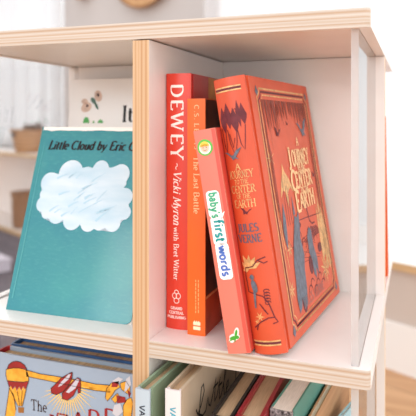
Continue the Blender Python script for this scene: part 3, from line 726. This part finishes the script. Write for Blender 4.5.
# ================================================================== BOOKS, UPPER LEFT
def paint(name, c1, c2, c3):
    m = bpy.data.materials.new(name); m.use_nodes = True
    N = m.node_tree.nodes; L = m.node_tree.links; b = N['Principled BSDF']
    b.inputs['Roughness'].default_value = .42; b.inputs['Coat Weight'].default_value = .5; b.inputs['Coat Roughness'].default_value = .12
    tc = N.new('ShaderNodeTexCoord')
    def nz(scale, sc3, det=4):
        mp = N.new('ShaderNodeMapping'); mp.inputs['Scale'].default_value = sc3; n = N.new('ShaderNodeTexNoise'); n.inputs['Scale'].default_value = scale; n.inputs['Detail'].default_value = det; n.inputs['Roughness'].default_value = .6
        L.new(tc.outputs['Object'], mp.inputs[0]); L.new(mp.outputs[0], n.inputs['Vector']); return n
    a, c = nz(11, (1,1,1.3)), nz(260, (1,.5,1.5))
    r1 = N.new('ShaderNodeValToRGB'); r1.color_ramp.elements[0].position = .36; r1.color_ramp.elements[0].color = lin(c1); r1.color_ramp.elements[1].position = .66; r1.color_ramp.elements[1].color = lin(c2)
    L.new(a.outputs['Fac'], r1.inputs[0])
    mx = N.new('ShaderNodeMixRGB'); r2 = N.new('ShaderNodeValToRGB'); r2.color_ramp.elements[0].position = .5; r2.color_ramp.elements[0].color = (0,0,0,1); r2.color_ramp.elements[1].position = .8; r2.color_ramp.elements[1].color = (.5,.5,.5,1)
    L.new(c.outputs['Fac'], r2.inputs[0]); L.new(r2.outputs[0], mx.inputs[0]); L.new(r1.outputs[0], mx.inputs[1]); mx.inputs[2].default_value = lin(c3)
    L.new(mx.outputs[0], b.inputs['Base Color'])
    return m
TQ = paint('turquoise_paint', (10,120,132), (36,134,136), (66,150,147))
t_, d_, h_ = .0075, .1445, .2005
r, sp, fr = book('picture_book', 'turquoise picture book with a white cloud, leaning back in the upper left compartment', 'book', pose(-.1775, .0269, 0, .8, 0, 18.9, True, t_), t_, d_, h_, TQ, TQ, PAGES_W, bulge=.0006, bt=.0012, hinge=.003, corner=.007, inset=.0003, pz=.0004)
rag = [(2, 200.3)]
random.seed(2)
for i in range(30): rag.append((2+i*4.8, 196.2+random.uniform(-.5, .5)))
rag += [(143, 200.3)]
printed('white_margin', [rag], fr(.0003), mat('paper_white', (246,238,232), .5, .3), r, 'ragged white top margin')
printed('title_lettering', text('Little Cloud by Eric Carle', 13, 174.2, 9.8, slant=.22, bold=.21, thin=.075, fit=126, gap=.04), fr(.0003), BLACK, r, 'black italic lettering')
printed('worn_crease', ribbon([(5.2, 12), (6.2, 60), (6.0, 120), (6.8, 182)], 1.3, .5), fr(.0003), mat('worn_turquoise', (84,158,160), .5, .3), r, 'pale worn crease beside the spine')
CLOUD = mat('cloud_paint', (206,217,226), .5, .3, rgb2=(180,203,217), scale=26, stretch=(1,.6,2.2), coat=.4)
# plain scalloped cloud
lobes = [(21,112,9),(21,123,7),(24,136,11.5),(48,147,15),(68,144,11),(84,153,9.5),(97,147,8),(108,148,11),(112,138,5),(117,124,9.5),(119,108,8),(108,96,9),(93,95,7.5),(80,95,9.5),(60,97,11),(40,102,10.5),(27,102,6)]
cp = []
ccx, ccy = 70, 123
for i in range(160):
    a = 2*math.pi*i/160; dx, dy = math.cos(a), math.sin(a); best = 30
    for (x, y, q) in lobes:
        ox, oy = x-ccx, y-ccy; pr_ = ox*dx+oy*dy; pe = ox*ox+oy*oy-pr_*pr_
        if q*q > pe: best = max(best, pr_+math.sqrt(q*q-pe))
    cp.append((ccx+best*dx, ccy+best*dy))
printed('cloud_art', [cp], fr(.0003), CLOUD, r, 'painted white cloud')
bs = []
random.seed(8)
for k in range(26):
    u, v = random.uniform(34, 104), random.uniform(102, 146); l = random.uniform(8, 20); a = R_(random.uniform(15, 50))
    bs += ribbon([(u-l*.5*math.cos(a), v-l*.5*math.sin(a)), (u, v+.6), (u+l*.5*math.cos(a), v+l*.5*math.sin(a))], random.uniform(.8, 2.6), .3)
printed('brush_strokes', bs, fr(.0005), mat('pale_blue_paint', (168,200,216), .45, .4), r, 'pale blue brush strokes')

WB = mat('white_cover', (244,238,234), .3, .5, vary=.015, scale=12, coat=.6)
t_, d_, h_ = .010, .182, .2520
r, sp, fr = book('picture_book', 'tall white picture book with a butterfly, standing behind the turquoise one', 'book', pose(-.2030, .1600, 0, 0, 0, 6, True, t_), t_, d_, h_, WB, WB, PAGES_W, bulge=.001, bt=.002, hinge=.004, corner=.002)
wing = mat('pink_wing_ink', (228,196,178), .5, .3, vary=.12, scale=90)
printed('butterfly_wings', [ellipse(42.7, 230.1, 5.37, 7.56, 16, 20), ellipse(26.2, 215.5, 8.05, 6.10, 16, 25), ellipse(23.2, 222.8, 4.88, 3.90, 14, -20)], fr(.0003), wing, r, 'pink butterfly')
printed('butterfly_spots', [ellipse(42.7, 231.3, 1.95, 2.68, 10, 20), ellipse(27.5, 217.3, 2.20, 1.59, 10, 20)], fr(.0005), mat('brown_spot_ink', (86,66,66), .5, .3), r)
printed('butterfly_body', [ellipse(36.0, 224.0, 2.93, 5.12, 14, 40), ellipse(40.9, 217.3, 1.83, 5.61, 10, 30)], fr(.0005), mat('dark_green_ink', (86,116,104), .5, .3), r)
printed('leaf_art', [arc(27, 195, 4.6, 8, 0, 180, 10), arc(38, 195, 1.5, 3, 0, 180, 6), arc(48, 195, 4, 4.6, 0, 180, 6)], fr(.0003), mat('leaf_ink', (90,170,96), .5, .3), r)
printed('title_lettering', text('It', 78.5, 197, 19.5, bold=.15, thin=.05, fit=17), fr(.0003), BLACK, r, 'black serif lettering')

# ================================================================== BOOKS, LOWER LEFT
PB = mat('pale_blue_cover', (152,170,190), .4, .4, vary=.02, scale=18, coat=.3)
WR = mat('ruby_ink', (158,38,40), .4, .4, vary=.1, scale=120)
WY = mat('amber_ink', (236,174,64), .4, .4, vary=.1, scale=160, rgb2=(214,146,44))
OUT = mat('outline_ink', (60,40,36), .5, .3)
t_, d_, h_ = .0205, .172, .2375
r, sp, fr = book('illustrated_book', 'pale blue illustrated book with red shoes and a balloon, front of the lower left compartment', 'book', pose(-.1925, .030, LZ, 0, 0, 0, True, t_), t_, d_, h_, mat('red_cloth', (166,40,44), .6, .3), PB, PAGES_G, bulge=.002, bt=.0026, hinge=.004, corner=.001, inset=.003, pz=.004)
def k_(x, y):   # sketch grid of the printed picture -> millimetres on the cover
    return (23.6+(x-15)*(1.265-.0009*(x-15)), 220-(y-372-.168*(x-15))*.98)
def K(*p): return [k_(*q) for q in p]
printed('balloon_band', [K((7,369),(12,368),(20,368),(27,369),(29,375),(29.5,381),(24,382),(14,381.5),(8,381),(6.6,375))], fr(.0003), WY, r)
printed('balloon_dome', [K((8,368.5),(9.5,364),(13,361),(17,360),(21,361),(25,364),(27.6,368.6),(20,367.5),(14,367.5)), K((8,381),(14,381.8),(24,382.2),(29.2,381),(27.5,387),(25.6,390),(23.8,386.6),(21.8,391),(19.8,387),(17.5,391.5),(15.6,387),(13,390.5),(11.5,386.5),(10,388))], fr(.0003), WR, r)
printed('balloon_skirt', [K((10,388.5),(11.5,387),(13,391),(15.6,387.6),(17.5,392),(19.8,387.6),(21.8,391.6),(23.8,387.2),(25.6,390.6),(27.3,387.6),(25,399),(23,408),(19,408),(16,402))], fr(.0003), WY, r)
printed('balloon_basket', [K((18.4,409),(24.6,409),(24.2,415),(19,415))], fr(.0003), mat('basket_ink', (150,98,46), .5, .4), r)
printed('road_art', [K((26,369),(40,373),(60,376),(80,379.5),(96,383),(110,384),(111,391),(96,389.5),(80,386.5),(60,382.5),(40,378.5),(27,376)), K((10,389),(14,395),(15.5,403),(16.5,412),(15,420),(6,420),(7.5,408),(9,398))], fr(.0003), WY, r)
ray = []
for k in range(22):
    a = R_(-172+k*164/21+4); l0, l1 = 15, 34+6*(k % 2); cx, cy = 69, 385
    def q_(l, da): return k_(cx+l*.75*math.cos(a+da), cy-l*math.sin(a+da))
    ray.append([q_(l0, -.05), q_(l1, 0), q_(l0, .05)])
printed('ray_art', ray, fr(.0003), mat('ray_ink', (240,196,96), .4, .4), r)
shoe = [K((69.5,372.5),(73,371),(72.5,378),(69,385),(64,391),(57,394.5),(52,393),(51.5,388),(55.5,384),(62,377)), K((78,376.5),(81,378),(81.5,384),(81,392),(78.6,392.5),(78,387),(74,395),(68,400),(63,398.5),(62.6,393),(67,388),(73,381))]
printed('shoe_art', shoe, fr(.0005), WR, r, 'red shoes')
printed('shoe_lining', [K((69,373.5),(71.5,373),(69,378.5),(62,385),(58.5,386.5),(62,381)), K((77.5,377.5),(80,379),(76,387.5),(69.5,392.5),(66.5,391.5),(71,386))], fr(.0007), mat('lining_ink', (196,192,202), .5, .3), r)
wg = [K((106,397),(107,388),(112,382),(118,381),(121,386),(116,389),(113,394),(108,400)), K((121,382),(127,380),(131,386),(131,394),(126,391),(122,388)), K((124,404),(128,398),(132,396),(134,402),(132,416),(124,416)), K((112,398),(118,392),(121,396),(116,402))]
printed('feather_art', wg, fr(.0003), WY, r)
printed('ribbon_art', [K((112,386),(113,381),(120,380),(118,386)), K((117,394),(126,396),(127,401),(118,402)), K((128,388),(132,392),(130,397))], fr(.0005), WR, r)
printed('plume_art', [K((113,380),(119,376),(124,378),(118,383)), K((125,392),(127,378),(131,375),(132,384)), K((115,404),(121,402),(124,410),(118,416),(113,412))], fr(.0005), mat('plume_ink', (200,198,204), .5, .3), r)
ol = []
for q in shoe: ol += ribbon(closed(q), .55)
for pts in (K((26,369),(40,373),(60,376),(80,379.5),(96,383),(110,384)), K((27,376),(40,378.5),(60,382.5),(80,386.5),(96,389.5),(111,391)), K((7,369),(6.6,375),(8,381),(10,388),(16,402),(19,408)), K((27,369),(29,375),(29.4,381),(27.5,387),(25,399),(23,408)), K((10,389),(9,398),(7.5,408),(6,420)), K((14,395),(15.5,403),(16.5,412)), K((8,368.5),(9.5,364),(13,361),(17,360),(21,361),(25,364),(27.6,368.6)), K((18,392),(19.5,401),(20.5,408)), K((23,391),(22.4,400),(22,408)), K((8,381),(14,381.8),(24,382.2),(29.2,381)), K((7,369),(14,367.5),(20,367.5),(27.6,369))): ol += ribbon(pts, .55)
for q in wg: ol += ribbon(closed(q), .45)
printed('outline_art', ol, fr(.0008), OUT, r)
printed('title_lettering', text('The', *k_(31.5,411), 10.5, ang=1, bold=.1, thin=.06, serif=True, fit=20), fr(.0003), OUT, r, 'dark lettering')
printed('title_lettering', text('WIZARD', 40, 155, 18, bold=.12, thin=.05, fit=108, arch=lambda x: .42*x-.0013*x*x), fr(.0003), WR, r, 'red title lettering')

BL = mat('navy_blue_cover', (58,98,150), .45, .4, vary=.15, scale=40)
t_, d_, h_ = .021, .172, .2385
book('hardback_book', 'blue hardback standing behind the pale blue illustrated book', 'book', pose(-.1915, .0530, LZ, 0, 0, 0, True, t_), t_, d_, h_, BL, BL, PAGES_G, bulge=.002, bt=.0028, hinge=.004, corner=.001, pz=.004)

# ================================================================== BOOKS, LOWER RIGHT
LRG = 'books standing on the bottom shelf'
SG = mat('sage_cover', (146,168,140), .5, .4, vary=.05, scale=30)
t_, d_, h_ = .0138, .20, .2554
r, sp, fr = book('hardback_book', 'sage green hardback with pale blue spine lettered VAS, beside the divider', 'book', pose(.0012, -.0290, LZ, -3.2), t_, d_, h_, mat('ice_blue_spine', (180,194,204), .45, .4), SG, PAGES_T, bulge=.0008, bt=.0028, hinge=.0045, inset=.004, pz=.004, group=LRG)
printed('title_lettering', text('VASHTI', 4.4, 242.5, 5.2, ang=-90, serif=False, bold=.15, thin=.13, gap=.1), sp(), mat('charcoal_ink', (60,66,76), .5, .3), r)
CB = mat('beige_cover', (205,184,158), .55, .3, vary=.06, scale=20)
t_, d_, h_ = .0140, .20, .2570
r, sp, fr = book('hardback_book', 'beige hardback with white spine and black script on its cover', 'book', pose(.0268, -.0245, LZ, -1.0), t_, d_, h_, mat('white_spine', (222,215,214), .45, .4), CB, PAGES_T, bulge=.0008, bt=.0026, hinge=.0045, inset=.004, pz=.004, group=LRG)
printed('title_lettering', text('VA', 4.8, 243, 5.2, ang=-90, serif=False, bold=.15, thin=.13, gap=.12), sp(), mat('turquoise_ink', (70,160,180), .5, .3), r)
sc = []
for pts in ([(34,226),(38,220),(46,224),(54,234),(52,241),(47,240),(44,230),(42,218),(40,212),(36,214),(40,219),(50,213),(58,214)], [(58,214),(64,224),(66,216),(70,213),(76,220)], [(76,220),(86,233),(82,220),(82,212),(88,214)], [(78,226),(92,226)],
            [(88,214),(98,229),(95,216),(95,208),(101,210)], [(92,222),(104,221)], [(101,210),(114,226),(116,231),(112,231),(108,216),(110,205),(116,207)], [(116,207),(123,212),(122,216),(117,214),(116,206),(122,202),(132,206)],
            [(150,214),(160,224),(158,229),(150,223),(146,206),(142,196),(136,196),(140,202),(152,196),(164,198)], [(164,198),(176,206),(174,211),(166,206),(168,195),(180,197)], [(180,197),(194,208),(192,200),(196,192)]): sc += ribbon(pts, 2.2)
printed('script_lettering', sc, fr(), BLACK, r)
KR = mat('kraft_cover', (178,140,106), .6, .3, vary=.08, scale=40)
BK = mat('black_cover', (36,32,32), .45, .4)
RD = mat('crimson_cover', (160,32,44), .4, .5, vary=.06, scale=30, coat=.3)
def plain(label, x, y, th, he, cover, spine, pages, yaw=0, **k):
    return book('hardback_book', label, 'book', pose(x, y, LZ, yaw), th, .19, he, spine, cover, pages, bulge=.001, bt=k.pop('bt', .0025), hinge=.0045, inset=.004, pz=k.pop('pz', .0035), group=LRG, **k)
plain('black covered hardback with aged brown pages, left of the crimson book', .0625, -.012, .0185, .2352, BK, BK, PAGES_T, bt=.0026)
plain('crimson hardback with aged brown pages, on the bottom shelf', .0825, -.006, .0230, .2352, RD, RD, PAGES_T, bt=.0036)
LACE = mat('black_lace_spine', (34,30,34), .5, .4, rgb2=(170,160,160), scale=420)
TL = mat('teal_cover', (92,150,136), .5, .4, vary=.06, scale=30)
e_ = plain('thick book of white pages with a black patterned spine and teal cover', .1068, .0165, .0200, .2352, TL, LACE, PAGES_W, yaw=-5, bt=.0016, pz=.0006)
plain('slim kraft brown book, lower than the teal covered one beside it', .1300, .018, .0065, .2150, mat('brown_kraft_cover', (196,152,112), .6, .3, rgb2=(178,132,94), scale=24, stretch=(1,.5,6)), BK, PAGES, yaw=-5, bt=.0014, pz=.001)
r, sp, fr = book('hardback_book', 'light blue book tilted towards the clear side panel, rightmost on the bottom shelf', 'book', pose(.1405, .052, LZ, -14), .005, .119, .195, mat('light_blue_cover', (168,206,214), .5, .4), bpy.data.materials['light_blue_cover'], PAGES_W, bulge=.0004, bt=.0012, hinge=.003, inset=.002, pz=.002, group=LRG)
printed('cover_picture', [ellipse(100, 176, 9, 9, 18)], fr(), mat('rose_print', (214,110,110), .5, .4), r, 'rose shape on the cover')
# other side of the bookcase
t_ = .012
book('hardback_book', 'orange book on the far side of the bookcase, a sliver past the back panel', 'book', pose(.0415, .2965, 0, 0, 0, -19.0, True, t_), t_, .150, .21, mat('bright_orange_cover', (240,104,48), .4, .4), bpy.data.materials['bright_orange_cover'], PAGES, bulge=.0006, bt=.002, hinge=.004, corner=.001)
